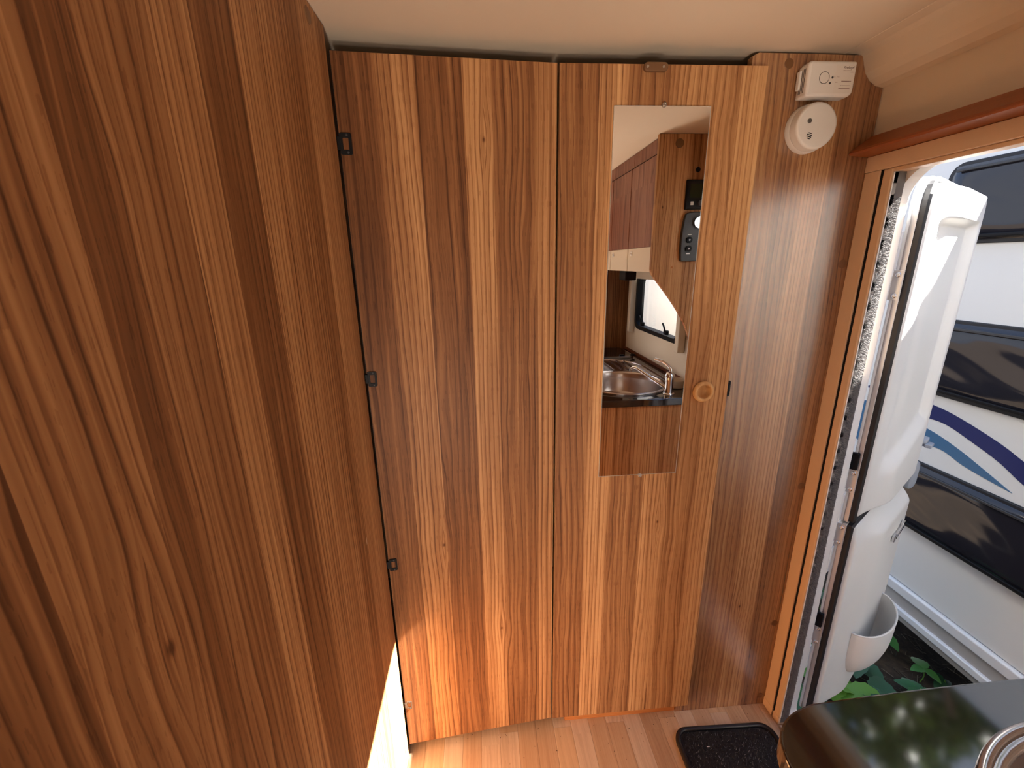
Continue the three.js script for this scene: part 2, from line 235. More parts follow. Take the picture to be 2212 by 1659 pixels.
// ---------------------------------------------------------------- doors of the washroom
{ // folding door leaf next to the cupboard
  const a = Math.atan2(0.041, 0.469), w = 0.4708, y0 = 0.012, y1 = 1.918;
  const d = thing('door_1', 'striped wooden folding door leaf with black latch plates down its edge', 'door', { at: [0.1885, 0, 0], turn: a, kind: 'structure' });
  part('leaf', planar(bx(-w, 0, y0, y1, -0.016, 0, 0.001), 'x', -w, w, 'y', y0, y1 - y0), M.fold, d);
  part('edge_strip', bx(-w - 0.001, -w + 0.0002, y0, y1, -0.0155, -0.0005), M.black, d);
  const plate = new THREE.Shape(); { const s = rrect(-0.012, 0.012, -0.021, 0.021, 0.004); s.holes.push(rrect(-0.006, 0.006, -0.0115, 0.0115, 0.0015, THREE.Path)); plate.copy(s); }
  const pg = merged([ext(plate, 0, 0.003, 0.0006), bx(-0.019, -0.0105, -0.012, 0.014, -0.004, 0.004, 0.0015)]), sg = screwGeo(0.0026, 0.0012);
  const dm = [M.black, M.black, M.black, std({ color: new THREE.Color().setRGB(0.09, 0.06, 0.04), roughness: 0.35, metalness: 0.5 })];
  [1.75, 1.236, 0.699, 0.178].forEach((y, i) => {
    const p = part('latch_plate', pg, dm[i], d, [-w + 0.0125, y, 0]); if (i) p.scale.setScalar(i === 3 ? 0.72 : 0.9);
    part('screw', sg, M.darkgrey, p, [0.003, 0.0165, 0.003]); part('screw', sg, M.darkgrey, p, [0.003, -0.0165, 0.003]);
  });
}
{ // washroom door
  const x0 = 0.193, x1 = 0.668, y0 = 0.009, y1 = 1.918;
  const d = thing('door_2', 'striped wooden washroom door with a round wooden pull', 'door', { kind: 'structure' });
  const ls = poly([[x0, y0], [x1, y0], [x1, y1], [x0, y1]]); { const h = new THREE.Path(); h.absarc(0.597, 1.157, 0.02, 0, Math.PI * 2, true); ls.holes.push(h); }
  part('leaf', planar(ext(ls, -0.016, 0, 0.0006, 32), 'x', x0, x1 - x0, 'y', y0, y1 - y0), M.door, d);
  const cl = part('stop_cleat', ext(rrect(0.379, 0.433, 1.9015, 1.9195, 0.0085), 0, 0.009, 0.002), M.brown, d, null, 'brown plastic stop with two screws');
  for (const x of [0.3865, 0.4225]) part('screw', screwGeo(0.003, 0.0012), M.screw, cl, [x, 1.9105, 0.009]);
  // ring pull: an oval cup in a turned ring
  const R = 0.0295, ri = 0.0185, pr = [V2(R - 0.004, 0), V2(R - 0.0005, 0.002), V2(R, 0.006), V2(R - 0.003, 0.0105), V2(R - 0.0065, 0.012), V2(ri + 0.0015, 0.0105), V2(ri, 0.008), V2(ri - 0.001, -0.004), V2(ri - 0.003, -0.0105), V2(0.0001, -0.0115)];
  const g = new THREE.LatheGeometry(pr, 40); g.rotateX(Math.PI / 2); planar(g, 'x', 0, 0.1, 'y', 0, 0.1);
  part('ring_pull', g, M.ring, d, [0.597, 1.157, 0], 'round pale wooden ring pull');
}
{ // mirror
  const m = thing('mirror', 'tall narrow frameless mirror screwed to the washroom door', 'mirror');
  part('glass', bx(0.3175, 0.5405, 0.9175, 1.8355, 0.0035, 0.0042), M.mirror, m);
  part('glass_edge', ext((() => { const s = rrect(0.3165, 0.5415, 0.9165, 1.8365, 0.0005); s.holes.push(rrect(0.3176, 0.5404, 0.9176, 1.8354, 0.0005, THREE.Path)); return s; })(), 0.0002, 0.0044), M.glassEdge, m);
  part('backing', bx(0.3172, 0.5408, 0.9172, 1.8358, 0.0002, 0.0034), M.darkgrey, m);
  for (const [x, y] of [[0.4315, 1.8385], [0.436, 0.9145]]) part('mirror_screw', screwGeo(0.0058, 0.004), M.screw, m, [x, y, 0.0046]);
}
{ // tall cupboard on the left
  const t = thing('tall_cupboard', 'tall striped wooden cupboard side close on the left', 'cupboard');
  const z0 = 0.053, z1 = 1.35;
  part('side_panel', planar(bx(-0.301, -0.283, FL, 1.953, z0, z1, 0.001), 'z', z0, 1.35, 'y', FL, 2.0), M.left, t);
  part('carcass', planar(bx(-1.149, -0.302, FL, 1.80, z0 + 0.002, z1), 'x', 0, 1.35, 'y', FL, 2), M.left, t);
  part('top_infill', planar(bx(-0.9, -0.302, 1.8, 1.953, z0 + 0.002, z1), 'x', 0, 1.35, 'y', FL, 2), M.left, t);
  part('edge_strip', bx(-0.2995, -0.2845, FL, 1.952, z0 - 0.001, z0), std({ color: new THREE.Color().setRGB(0.3, 0.2, 0.12), roughness: 0.4 }), t);
  const cap = new THREE.LatheGeometry([V2(0.0001, 0.0014), V2(0.012, 0.0014), V2(0.0135, 0.0004), V2(0.0135, 0)].reverse(), 28); cap.rotateZ(-Math.PI / 2);
  part('cover_cap', cap, std({ color: new THREE.Color().setRGB(0.24, 0.125, 0.055), roughness: 0.5 }), t, [-0.283, 1.929, 0.141]);
}

// ---------------------------------------------------------------- entrance: trim, frame and open door
{ // inner frame holding the fly screen
  const t = thing('trim_1', 'tan laminate inner frame round the entrance with a screen slot', 'frame', { kind: 'structure' });
  const xa = 0.962, xb = 0.9995;
  part('outer_post', bx(xa, xb, FL + 0.008, 1.699, -0.0158, 0.0255, 0.0015), M.frame, t);
  part('inner_post', bx(xa + 0.003, xb, FL + 0.008, 1.699, 0.0315, 0.0565, 0.004), M.frame, t);
  part('edge_bead', bx(xa + 0.005, xb - 0.02, FL + 0.03, 1.69, 0.0566, 0.0592, 0.001), M.whitePlastic, t);
  part('slot_shade_fill', bx(xa + 0.004, xb, FL + 0.008, 1.699, 0.0256, 0.0314), M.black, t);  // black fill stands in for the shade deep inside the slot
  part('head', bx(xa - 0.002, xb, 1.6995, 1.7345, -0.0158, 0.654, 0.0015), M.frame, t);
  part('head_lip', bx(xa + 0.006, xb, 1.69, 1.6995, 0.0255, 0.654, 0.002), M.frame, t);
  part('base_cap', bx(xa - 0.0012, xb, FL, FL + 0.034, -0.0165, 0.027, 0.0012), M.frame, t);
  part('inner_base_cap', bx(xa + 0.0018, xb, FL, FL + 0.03, 0.0305, 0.0585, 0.0012), M.frame, t);
  part('kitchen_post', bx(xa, xb, FL, 1.699, 0.632, 0.654, 0.0015), M.frame, t);
  const hairs = (() => { const r = rng(31), pos = []; for (let i = 0; i < 9000; i++) { const x = 0.972 + r() * 0.024, y = FL + 0.012 + r() * 1.66, l = 0.004 + r() * 0.0045, dx = (r() - 0.5) * 0.004, dy = (r() - 0.5) * 0.006; pos.push(x - 0.0004, y, 0.0585, x + 0.0004, y + 0.0003, 0.0585, x + dx, y + dy, 0.0585 + l); } const g = new THREE.BufferGeometry(); g.setAttribute('position', new THREE.Float32BufferAttribute(pos, 3)); g.setAttribute('uv', new THREE.Float32BufferAttribute(new Float32Array(pos.length / 3 * 2), 2)); g.computeVertexNormals(); return g; })();
  const bristle = part('brush_seal', merged([bx(0.97, 0.998, FL + 0.01, 1.69, 0.0575, 0.0592), hairs]), new THREE.MeshStandardMaterial({ color: new THREE.Color().setRGB(0.15, 0.14, 0.135), roughness: 0.95, side: THREE.DoubleSide }), t, null, 'grey fuzzy brush seal');
  bristle.userData.kind = 'stuff';
}
{ // outer aluminium door frame with rounded corners
  const t = thing('trim_4', 'white aluminium outer door frame with rounded upper corner', 'frame', { kind: 'structure' });
  const hole = [0.03, 0.03, 0.075, 0.075];
  part('frame_profile', ringX(rrPts(0.005, 0.675, -0.07, 1.755, 0.08), rrPts(0.046, 0.632, -0.015, 1.699, hole), 0.9998, 1.032, 0.003), M.white, t);
  part('drip_lip', ringX(rrPts(0.03, 0.648, -0.03, 1.715, 0.078), rrPts(0.042, 0.636, -0.019, 1.703, hole), 1.032, 1.037, 0.002), M.white, t);
  part('threshold', bx(0.962, 1.04, FL, FL + 0.012, 0.067, 0.632, 0.003), M.alu, t);
}
{ // wooden pelmet rail over the entrance
  const t = thing('trim_2', 'reddish wooden pelmet rail above the entrance', 'rail', { kind: 'structure' });
  const g = ext(poly([[0.9675, 1.7795], [0.961, 1.781], [0.9125, 1.7475], [0.91, 1.7425], [0.9125, 1.7385], [0.958, 1.735], [0.9675, 1.735]]), -0.0158, 0.654, 0.0008);
  part('pelmet', planar(g, 'y', 1.6, 0.2, 'z', -0.2, 1), std({ map: T.oak, color: new THREE.Color(0.62, 0.45, 0.36), roughness: 0.4 }), t);
}
{ // the open entrance door: leaf turned outwards. Local axes: x away from hinges, z towards the inner face
  const d = thing('door_3', 'white caravan entrance door standing open with storage pocket', 'door', { at: [1.068, 0, 0.042], turn: THREE.MathUtils.degToRad(32.5), kind: 'structure' });
  const W = 0.51, Y0 = -0.02, YS = 0.735, Y1 = 1.69;
  // two stable-door halves: outer shell with a thin edge, gasket and moulded inner panel
  const half = (name, y0, y1, r) => {
    part(name + '_skin', ext(rrect(0, W, y0, y1, r), -0.019, -0.012, 0.002), M.white, d);
    part(name + '_core', ext(rrect(0.003, W - 0.003, y0 + 0.003, y1 - 0.003, r), -0.012, -0.001), M.alu, d);
    part(name + '_edge_profile', ringGeo(rrPts(0, W, y0, y1, r), rrPts(0.02, W - 0.02, y0 + 0.02, y1 - 0.02, 0.05), -0.009, 0, 0.001), M.alu, d);
    part(name + '_gasket', ringGeo(rrPts(0.003, W - 0.003, y0 + 0.003, y1 - 0.003, r), rrPts(0.014, W - 0.014, y0 + 0.014, y1 - 0.014, r.map((q) => Math.max(0.004, q - 0.012))), 0, 0.016, 0.005), M.rubber, d);
  };
  half('lower', Y0, YS, [0.03, 0.03, 0.006, 0.006]); half('upper', YS + 0.004, Y1, [0.006, 0.006, 0.07, 0.07]);
  // moulded inner panels as relief surfaces: height above the leaf over width and height
  const sm = (a, b, x) => { const t = Math.max(0, Math.min(1, (x - a) / (b - a))); return t * t * (3 - 2 * t); };
  const relief = (s0, s1, ya, yb, rad, fn, ns = 64, ny = 120) => {
    const pos = [], idx = [], cx = (s0 + s1) / 2, cy = (ya + yb) / 2, hw = (s1 - s0) / 2, hh = (yb - ya) / 2;
    for (let j = 0; j <= ny; j++) for (let i = 0; i <= ns; i++) {
      let a = 2 * i / ns - 1, b = 2 * j / ny - 1; a = Math.sign(a) * (1 - Math.pow(1 - Math.abs(a), 1.5)); b = Math.sign(b) * (1 - Math.pow(1 - Math.abs(b), 1.3)); // finer towards the edges
      let x = a * hw, y = b * hh; const [rl, rr] = y > 0 ? [rad[3], rad[2]] : [rad[0], rad[1]], r = x > 0 ? rr : rl;
      const ex = hw - r, ey = hh - r, over = Math.abs(y) - ey; if (over > 0) { const w = ex + Math.sqrt(Math.max(0, r * r - over * over)); x *= w / hw; }
      const S = cx + x, Y = cy + y, edge = Math.min(hw - Math.abs(x * hw / (Math.abs(x) > 0 ? (over > 0 ? ex + Math.sqrt(Math.max(1e-9, r * r - over * over)) : hw) : hw)), hh - Math.abs(y));
      const round = Math.sqrt(Math.max(0, 1 - Math.pow(1 - Math.min(1, edge / 0.014), 2)));
      pos.push(S, Y, 0.001 + (fn(S, Y) - 0.001) * round);
    }
    for (let j = 0; j < ny; j++) for (let i = 0; i < ns; i++) { const a = j * (ns + 1) + i; idx.push(a, a + 1, a + ns + 1, a + 1, a + ns + 2, a + ns + 1); }
    const g = new THREE.BufferGeometry(); g.setAttribute('position', new THREE.Float32BufferAttribute(pos, 3)); g.setIndex(idx); g.computeVertexNormals(); return g;
  };
  part('upper_panel', relief(0.016, W - 0.013, YS + 0.02, Y1 - 0.016, [0.01, 0.03, 0.06, 0.06], (x, y) => {
    const field = sm(0.06, 0.15, x) * sm(0.455, 0.435, x) * sm(1.592, 1.578, y) * sm(0.89 + (x - 0.2) * 0.25, 0.95 + (x - 0.2) * 0.25, y);
    return 0.02 + 0.034 * sm(0.016, 0.2, x) - 0.024 * field;
  }), M.moulded, d);
  part('lower_panel', relief(0.016, W - 0.013, Y0 + 0.016, YS - 0.003, [0.05, 0.07, 0.02, 0.01], (x, y) => 0.02 + 0.034 * sm(0.016, 0.2, x) * sm(0.735, 0.655, y) + 0.006 * sm(0.72, 0.66, y)), M.moulded, d);
  // chrome pull bar
  const h = part('pull_bar', merged([bx(-0.045, 0.045, -0.006, 0.006, 0, 0.006, 0.0025), bx(-0.063, -0.04, -0.011, 0.011, -0.004, 0.004, 0.002), bx(0.04, 0.063, -0.011, 0.011, -0.004, 0.004, 0.002)]), M.chrome, d, [0.375, 0.585, 0.066], 'small chrome pull bar'); h.rotation.z = 0.12;
  // storage pocket
  {
    const nu = 28, nv = 12, pos = [], idx = [], cx = 0.285, rx = 0.155, rz = 0.08, yt = 0.285, hh = 0.2;
    const shell = (k) => { for (let j = 0; j <= nv; j++) for (let i = 0; i <= nu; i++) { const th = Math.PI * i / nu, q = j / nv, s = Math.pow(Math.max(0, 1 - Math.pow(q, 3.2)), 0.5) * 0.92 + 0.08, rr = s; pos.push(cx - Math.cos(th) * (rx - k) * (0.55 + 0.45 * rr), yt - q * (hh - k) + 0.0 + 0.05 * Math.cos(th) * -1 * 0, 0.05 + Math.sin(th) * (rz - k) * rr); } };
    shell(0); shell(0.004); const n1 = (nu + 1) * (nv + 1);
    for (const [o, f] of [[0, 0], [n1, 1]]) for (let j = 0; j < nv; j++) for (let i = 0; i < nu; i++) { const a = o + j * (nu + 1) + i, b = a + 1, c = a + nu + 1, e = c + 1; f ? idx.push(a, b, c, b, e, c) : idx.push(a, c, b, b, c, e); }
    for (let i = 0; i < nu; i++) idx.push(i, i + 1, n1 + i, i + 1, n1 + i + 1, n1 + i);
    const g = new THREE.BufferGeometry(); g.setAttribute('position', new THREE.Float32BufferAttribute(pos, 3)); g.setIndex(idx); g.computeVertexNormals();
    const p = part('pocket', g, new THREE.MeshStandardMaterial({ color: M.moulded.color, roughness: 0.5, side: THREE.DoubleSide }), d, null, 'rounded white storage pocket');
    part('pocket_rim', new THREE.TubeGeometry(new THREE.CatmullRomCurve3([...Array(25)].map((_, i) => { const th = Math.PI * i / 24; return V3(cx - Math.cos(th) * (rx - 0.002), yt, 0.05 + Math.sin(th) * (rz - 0.002)); })), 40, 0.0032, 6), M.moulded, p);
  }
  // lock and inner handle on the closing edge
  const lk = part('lock_plate', ext(rrect(-0.035, 0.035, -0.075, 0.075, 0.02), 0, 0.02, 0.004), M.greyPlastic, d, [0.515, 0.87, 0.02], 'pale grey lock with turning knob');
  const kn = cyl(0.017, 0.02, 0.022); kn.rotateX(Math.PI / 2); part('turn_knob', kn, M.greyPlastic, lk, [0.012, 0.005, 0.03]);
  part('knob_grip', bx(-0.02, 0.02, -0.007, 0.007, 0, 0.02, 0.004), M.greyPlastic, lk, [0.008, -0.004, 0.036]);
  const hd = part('lever_handle', merged([ext(rrect(-0.016, 0.03, -0.055, 0.055, [0.012, 0.028, 0.028, 0.008]), 0, 0.018, 0.005), bx(-0.045, -0.012, 0.02, 0.055, -0.012, 0.006, 0.004)]), M.greyPlastic, d, [0.545, 0.735, 0.03], 'pale grey lever handle');
  hd.rotation.y = -0.25;
  // hinges: a leaf on the door edge, a leaf on the frame, a pin between
  const pin = cyl(0.0062, 0.0062, 0.075, 16), sg = screwGeo(0.0062, 0.0035), plateA = merged([bx(-0.004, 0.0, -0.037, 0.037, -0.026, -0.001, 0.0012), bx(-0.0095, -0.004, -0.037, 0.037, -0.028, -0.02, 0.0015), bx(-0.0055, -0.003, -0.037, 0.037, -0.003, 0.0, 0.001)]), plateB = merged([bx(-0.026, -0.014, -0.045, 0.045, -0.034, -0.016, 0.002), bx(-0.021, -0.009, -0.045, 0.045, -0.021, -0.016, 0.001)]);
  for (const [y, cap, sgn] of [[1.43, false, 1], [0.875, true, -1], [0.695, false, -1], [0.315, true, -1]]) {
    const hg = part('hinge', plateA, M.alu, d, [-0.0015, y, 0]);
    part('hinge_pin', pin, M.white, hg, [-0.011, sgn * 0.06, -0.025]);
    part('frame_plate', plateB, M.white, hg, [0, sgn * 0.085, 0]);
    for (const q of [-0.026, 0.026]) { const s = part('screw', sg, M.chrome, hg, [-0.004, q, -0.0105]); s.rotation.y = -Math.PI / 2; }
    if (cap) part('hinge_cap', bx(-0.012, -0.001, 0.038, 0.09, -0.026, -0.004, 0.003), M.black, hg);
  }
}

// ---------------------------------------------------------------- alarms
{
  const a = thing('carbon_monoxide_alarm', 'white box alarm with round test button at the top of the panel', 'alarm');
  const z0 = -0.0162, zf = 0.021, x0 = 0.75, x1 = 0.863, y0 = 1.852, y1 = 1.922;
  part('back_plate', bx(x0 + 0.003, x1 - 0.003, y0 + 0.003, y1 - 0.003, z0, z0 + 0.008, 0.002), M.whitePlastic, a);
  part('housing', ext(rrect(x0, x1, y0, y1, [0.006, 0.014, 0.005, 0.008]), z0 + 0.006, zf, 0.006), M.whitePlastic, a);
  part('mount_tab', bx(x0 - 0.004, x0 + 0.004, y0 + 0.02, y1 - 0.012, z0 + 0.004, z0 + 0.014, 0.0015), M.whitePlastic, a);
  for (let i = 0; i < 4; i++) part('side_vent', bx(x0 - 0.0004, x0 + 0.002, y0 + 0.01, y1 - 0.012, z0 + 0.012 + i * 0.0045, z0 + 0.0135 + i * 0.0045), M.darkgrey, a);
  const bt = new THREE.TorusGeometry(0.0115, 0.0006, 6, 40); const b = part('test_button', bt, M.black, a, [0.7885, 1.8885, zf]);
  const disc = new THREE.LatheGeometry([V2(0.0001, 0.0008), V2(0.0108, 0.0006), V2(0.0112, 0)].reverse(), 32); disc.rotateX(Math.PI / 2); part('button_face', disc, M.whitePlastic, b);
  const led = new THREE.CylinderGeometry(0.0022, 0.0022, 0.001, 14); led.rotateX(Math.PI / 2);
  part('indicator_light', led, M.darkgrey, a, [0.8075, 1.889, zf]); part('indicator_light', led, M.darkgrey, a, [0.8035, 1.878, zf]);
  const cv = document.createElement('canvas'); cv.width = 512; cv.height = 512; const c = cv.getContext('2d'); c.fillStyle = 'rgb(222,218,211)'; c.fillRect(0, 0, 512, 512); c.fillStyle = '#4a3530';
  c.font = 'italic bold 62px sans-serif'; c.fillText('FireAngel', 200, 70); c.font = '26px sans-serif'; c.fillStyle = '#8a6a60'; c.fillText('CARBON MONOXIDE', 190, 112); c.fillText('ALARM', 400, 142); c.fillText('Power', 50, 230); c.fillText('Alarm', 20, 330);
  c.fillStyle = '#6a4a42'; c.fillRect(190, 292, 270, 10); c.fillRect(190, 306, 210, 4); c.fillRect(180, 372, 16, 12); c.fillRect(210, 376, 240, 4); c.fillRect(140, 432, 310, 10);
  const tx = new THREE.CanvasTexture(cv); tx.colorSpace = THREE.SRGBColorSpace;
  const pg = new THREE.PlaneGeometry(0.044, 0.054); part('print', pg, std({ map: tx, roughness: 0.45, polygonOffset: true }), a, [0.8355, 1.8865, zf + 0.0003]);
}
{
  const a = thing('smoke_alarm', 'round white smoke alarm below the box alarm', 'alarm', { at: [0.79, 1.794, -0.0162] });
  const g = new THREE.LatheGeometry([V2(0.0001, 0.038), V2(0.043, 0.0372), V2(0.0475, 0.0355), V2(0.0492, 0.031), V2(0.0495, 0.016), V2(0.05, 0.0145), V2(0.049, 0.0135), V2(0.052, 0.0125), V2(0.0525, 0.001), V2(0.052, 0)].reverse(), 56); g.rotateX(Math.PI / 2); part('housing', g, M.whitePlastic, a);
  const bt = new THREE.LatheGeometry([V2(0.0001, 0.001), V2(0.002, 0.0008), V2(0.0022, 0.0018), V2(0.0048, 0.0014), V2(0.005, 0)].reverse(), 24); bt.rotateX(Math.PI / 2);
  part('test_button', bt, std({ color: new THREE.Color().setRGB(0.12, 0.11, 0.1), roughness: 0.4 }), a, [-0.021, 0.009, 0.0378]);
  [-0.0055, -0.0018, 0.0018, 0.0055].forEach((y, i) => { const s = part('sounder_slot', bx(-[0.0038, 0.006, 0.006, 0.0038][i], [0.0038, 0.006, 0.006, 0.0038][i], -0.0009, 0.0009, 0, 0.0006), M.black, a, [-0.0165 + y * 0.25, -0.0215 + y, 0.0375]); s.rotation.z = -0.25; });
}

// ---------------------------------------------------------------- door mat
{
  const m = thing('door_mat', 'black carpeted door mat tray on the oak floor', 'mat', { at: [0.757, FL, 0.25], turn: -0.03 });
  const w = 0.17, l = 0.2, s = rrect(-w, w, -l, l, 0.045); s.holes.push(rrect(-w + 0.014, w - 0.014, -l + 0.014, l - 0.014, 0.034, THREE.Path));
  part('rubber_rim', extY(s, 0, 0.02, 0.006), std({ color: new THREE.Color().setRGB(0.012, 0.012, 0.014), roughness: 0.28 }), m);
  part('backing', extY(rrect(-w + 0.012, w - 0.012, -l + 0.012, l - 0.012, 0.034), 0.0, 0.009), M.rubber, m);
  const blade = new THREE.ConeGeometry(0.0006, 0.009, 3); blade.translate(0, 0.0045, 0);
  const N = 9000, im = new THREE.InstancedMesh(blade, std({ color: 0xffffff, roughness: 0.85 }), N), r = rng(8), q = new THREE.Object3D(), col = new THREE.Color(); im.name = 'carpet_pile'; im.userData.kind = 'stuff';
  for (let i = 0; i < N; i++) { q.position.set((r() - 0.5) * 2 * (w - 0.017), 0.009, (r() - 0.5) * 2 * (l - 0.017)); q.rotation.set((r() - 0.5) * 1.3, r() * 6.28, (r() - 0.5) * 1.3); q.scale.setScalar(0.7 + r() * 0.6); q.updateMatrix(); im.setMatrixAt(i, q.matrix); const g = r() < 0.12 ? 0.15 + r() * 0.3 : 0.012 + r() * 0.045; col.setRGB(g, g, g * 1.08); im.setColorAt(i, col); }
  im.castShadow = im.receiveShadow = true; m.add(im);
  part('lint', bx(-0.0045, 0.0045, 0.0155, 0.017, -0.001, 0.001), std({ color: 0xdddddd, roughness: 0.8 }), m, [-0.075, 0, -0.135]);
}

// ---------------------------------------------------------------- kitchen beside the entrance (seen directly and in the mirror)
const KX = 0.346, KZ = 0.655, KY = 0.92;
const sinkOut = (o = 0, S = THREE.Shape) => { const s = new S(), cx = 0.69, rx = 0.236 - o, z0 = 0.95, z1 = 1.2, rz = 0.241 - o; for (let i = 0; i <= 24; i++) { const a = Math.PI + Math.PI * i / 24, x = cx + Math.cos(a) * rx, z = z0 + Math.sin(a) * rz; i ? s.lineTo(x, z) : s.moveTo(x, z); } for (let i = 0; i <= 24; i++) { const a = Math.PI * i / 24; s.lineTo(cx + Math.cos(a) * rx, z1 + Math.sin(a) * rz); } s.closePath(); return s; };
{
  const w = thing('worktop', 'glossy dark brown kitchen worktop with a rounded corner', 'worktop');
  const s = new THREE.Shape(); s.moveTo(KX, 1.77); s.lineTo(KX, 0.735); s.bezierCurveTo(KX + 0.002, 0.69, KX + 0.03, 0.667, KX + 0.085, KZ + 0.004); s.quadraticCurveTo(0.68, KZ - 0.008, 0.9995, KZ); s.lineTo(0.9995, 1.77); s.closePath(); s.holes.push(sinkOut(0.012, THREE.Path));
  const wt = makeTex(512, 512, (a, b, o) => { const n = vn(a * 60, b * 60, 2) * 0.4 + vn(a * 160, b * 160, 3) * 0.4 + vn(a * 9, b * 9, 4) * 0.2; const v = 22 + 20 * n + (vn(a * 230, b * 230, 6) > 0.84 ? 12 : 0); o[0] = v * 1.12; o[1] = v * 0.98; o[2] = v * 0.84; });
  part('top', planar(extY(s, KY - 0.032, KY, 0.003), 'x', 0, 0.5, 'z', 0, 0.5), new THREE.MeshPhysicalMaterial({ map: wt, roughness: 0.06, ior: 2.0 }), w);
  part('wall_upstand', bx(0.988, 0.9995, KY, KY + 0.016, 0.68, 1.77, 0.002), std({ map: T.oak, color: 0x9a7a5c, roughness: 0.5 }), w);
}
{
  const k = thing('kitchen_unit', 'striped wooden kitchen unit under the worktop', 'cabinet');
  const yb = FL, yt = KY - 0.033, r = 0.06;
  part('end_panel', planar(bx(KX + 0.075, 0.985, yb, yt, 0.669, 0.686, 0.001), 'x', KX, 0.66, 'y', yb, 0.94), M.end, k);
  const cp = new THREE.CylinderGeometry(r, r, yt - yb, 16, 1, true, Math.PI, Math.PI / 2); cp.translate(KX + 0.012 + r, (yb + yt) / 2, 0.671 + r); planar(cp, 'x', KX - 0.1, 0.66, 'y', yb, 0.94);
  part('corner_post', cp, new THREE.MeshStandardMaterial({ map: T.oak, roughness: 0.45, side: THREE.DoubleSide }), k);
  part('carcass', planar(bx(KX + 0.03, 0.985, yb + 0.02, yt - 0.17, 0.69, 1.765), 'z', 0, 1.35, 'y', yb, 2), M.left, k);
  part('rear_infill', bx(0.985, 0.9995, yb, yt, 0.672, 0.686), M.brown, k);
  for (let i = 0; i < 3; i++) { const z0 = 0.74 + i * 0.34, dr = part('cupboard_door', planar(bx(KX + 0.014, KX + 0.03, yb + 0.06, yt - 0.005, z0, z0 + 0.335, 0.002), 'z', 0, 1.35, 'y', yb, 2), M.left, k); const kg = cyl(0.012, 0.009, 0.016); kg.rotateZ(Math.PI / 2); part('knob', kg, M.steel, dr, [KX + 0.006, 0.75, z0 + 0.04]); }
}
{
  const s = thing('kitchen_sink', 'round stainless steel sink bowl with ribbed drainer set in the worktop', 'sink');
  const rim = sinkOut(0); rim.holes.push((() => { const h = new THREE.Path(); h.absellipse(0.69, 0.941, 0.214, 0.214, 0, Math.PI * 2); return h; })());
  part('deck', extY(rim, KY - 0.004, KY + 0.0045, 0.002, 40), M.steel, s);
  const pts = []; for (let i = 0; i <= 24; i++) { const a = Math.PI * (1 + i / 24); pts.push([0.69 + Math.cos(a) * 0.23, KY + 0.004, 0.95 + Math.sin(a) * 0.235]); } for (let i = 0; i <= 24; i++) { const a = Math.PI * i / 24; pts.push([0.69 + Math.cos(a) * 0.23, KY + 0.004, 1.2 + Math.sin(a) * 0.235]); }
  part('rolled_rim', tube(pts, 0.0065, 160, 8, true), M.steel, s);
  const bw = new THREE.LatheGeometry([V2(0.0001, -0.13), V2(0.11, -0.13), V2(0.16, -0.122), V2(0.188, -0.1), V2(0.198, -0.03), V2(0.204, -0.01), V2(0.209, 0.0), V2(0.214, 0.004), V2(0.219, 0.003)], 56); bw.translate(0.69, KY + 0.0015, 0.941);
  part('bowl', bw, new THREE.MeshStandardMaterial({ color: new THREE.Color().setRGB(0.5, 0.46, 0.45), roughness: 0.22, metalness: 1, side: THREE.DoubleSide }), s);
  const wg = cyl(0.035, 0.035, 0.003, 28); part('waste', wg, M.chrome, s, [0.69, KY - 0.126, 0.935]);
  for (let i = 0; i < 9; i++) { const x = 0.53 + i * 0.04; part('drainer_rib', tube([[x, KY + 0.004, 1.16], [x, KY + 0.0055, 1.2], [x, KY + 0.0055, 1.36], [x, KY + 0.004, 1.4]], 0.005, 12, 6), M.steel, s); }
}
{
  const t = thing('mixer_tap', 'chrome single lever mixer tap in the worktop corner', 'tap', { at: [0.84, KY, 0.725] });
  part('base_ring', (() => { const g = new THREE.LatheGeometry([V2(0.0001, 0.006), V2(0.022, 0.006), V2(0.026, 0.003), V2(0.026, 0)].reverse(), 28); return g; })(), M.chrome, t);
  part('body', new THREE.LatheGeometry([V2(0.02, 0), V2(0.018, 0.02), V2(0.0175, 0.055), V2(0.019, 0.075), V2(0.021, 0.085), V2(0.016, 0.1), V2(0.0001, 0.103)], 28), M.chrome, t);
  const sp = part('spout', tube([[-0.008, 0.025, 0.008], [-0.04, 0.045, 0.05], [-0.08, 0.075, 0.12], [-0.1, 0.085, 0.17], [-0.11, 0.075, 0.185]], 0.0085, 40, 10), M.chrome, t);
  part('outlet', cyl(0.009, 0.009, 0.014), M.chrome, sp, [-0.1105, 0.07, 0.187]);
  part('lever', (() => { const g = tube([[0.006, 0.09, 0], [0.004, 0.115, 0.01], [-0.02, 0.14, 0.03], [-0.055, 0.152, 0.05]], 0.0065, 24, 10); return g; })(), M.chrome, t);
}
{
  const h = thing('hob', 'black glass hob lid at the far end of the worktop', 'hob');
  part('glass_lid', extY(rrect(0.47, 0.95, 1.475, 1.755, 0.03), KY + 0.0035, KY + 0.012, 0.002), std({ color: new THREE.Color().setRGB(0.012, 0.011, 0.012), roughness: 0.06 }), h);
  const e = rrect(0.465, 0.955, 1.47, 1.76, 0.034); e.holes.push(rrect(0.472, 0.948, 1.477, 1.753, 0.028, THREE.Path)); part('steel_edge', extY(e, KY, KY + 0.0125, 0.001), M.steel, h);
  for (const x of [0.86, 0.93]) part('lid_hinge', bx(x, x + 0.03, KY + 0.012, KY + 0.022, 1.474, 1.49, 0.003), M.black, h);
}
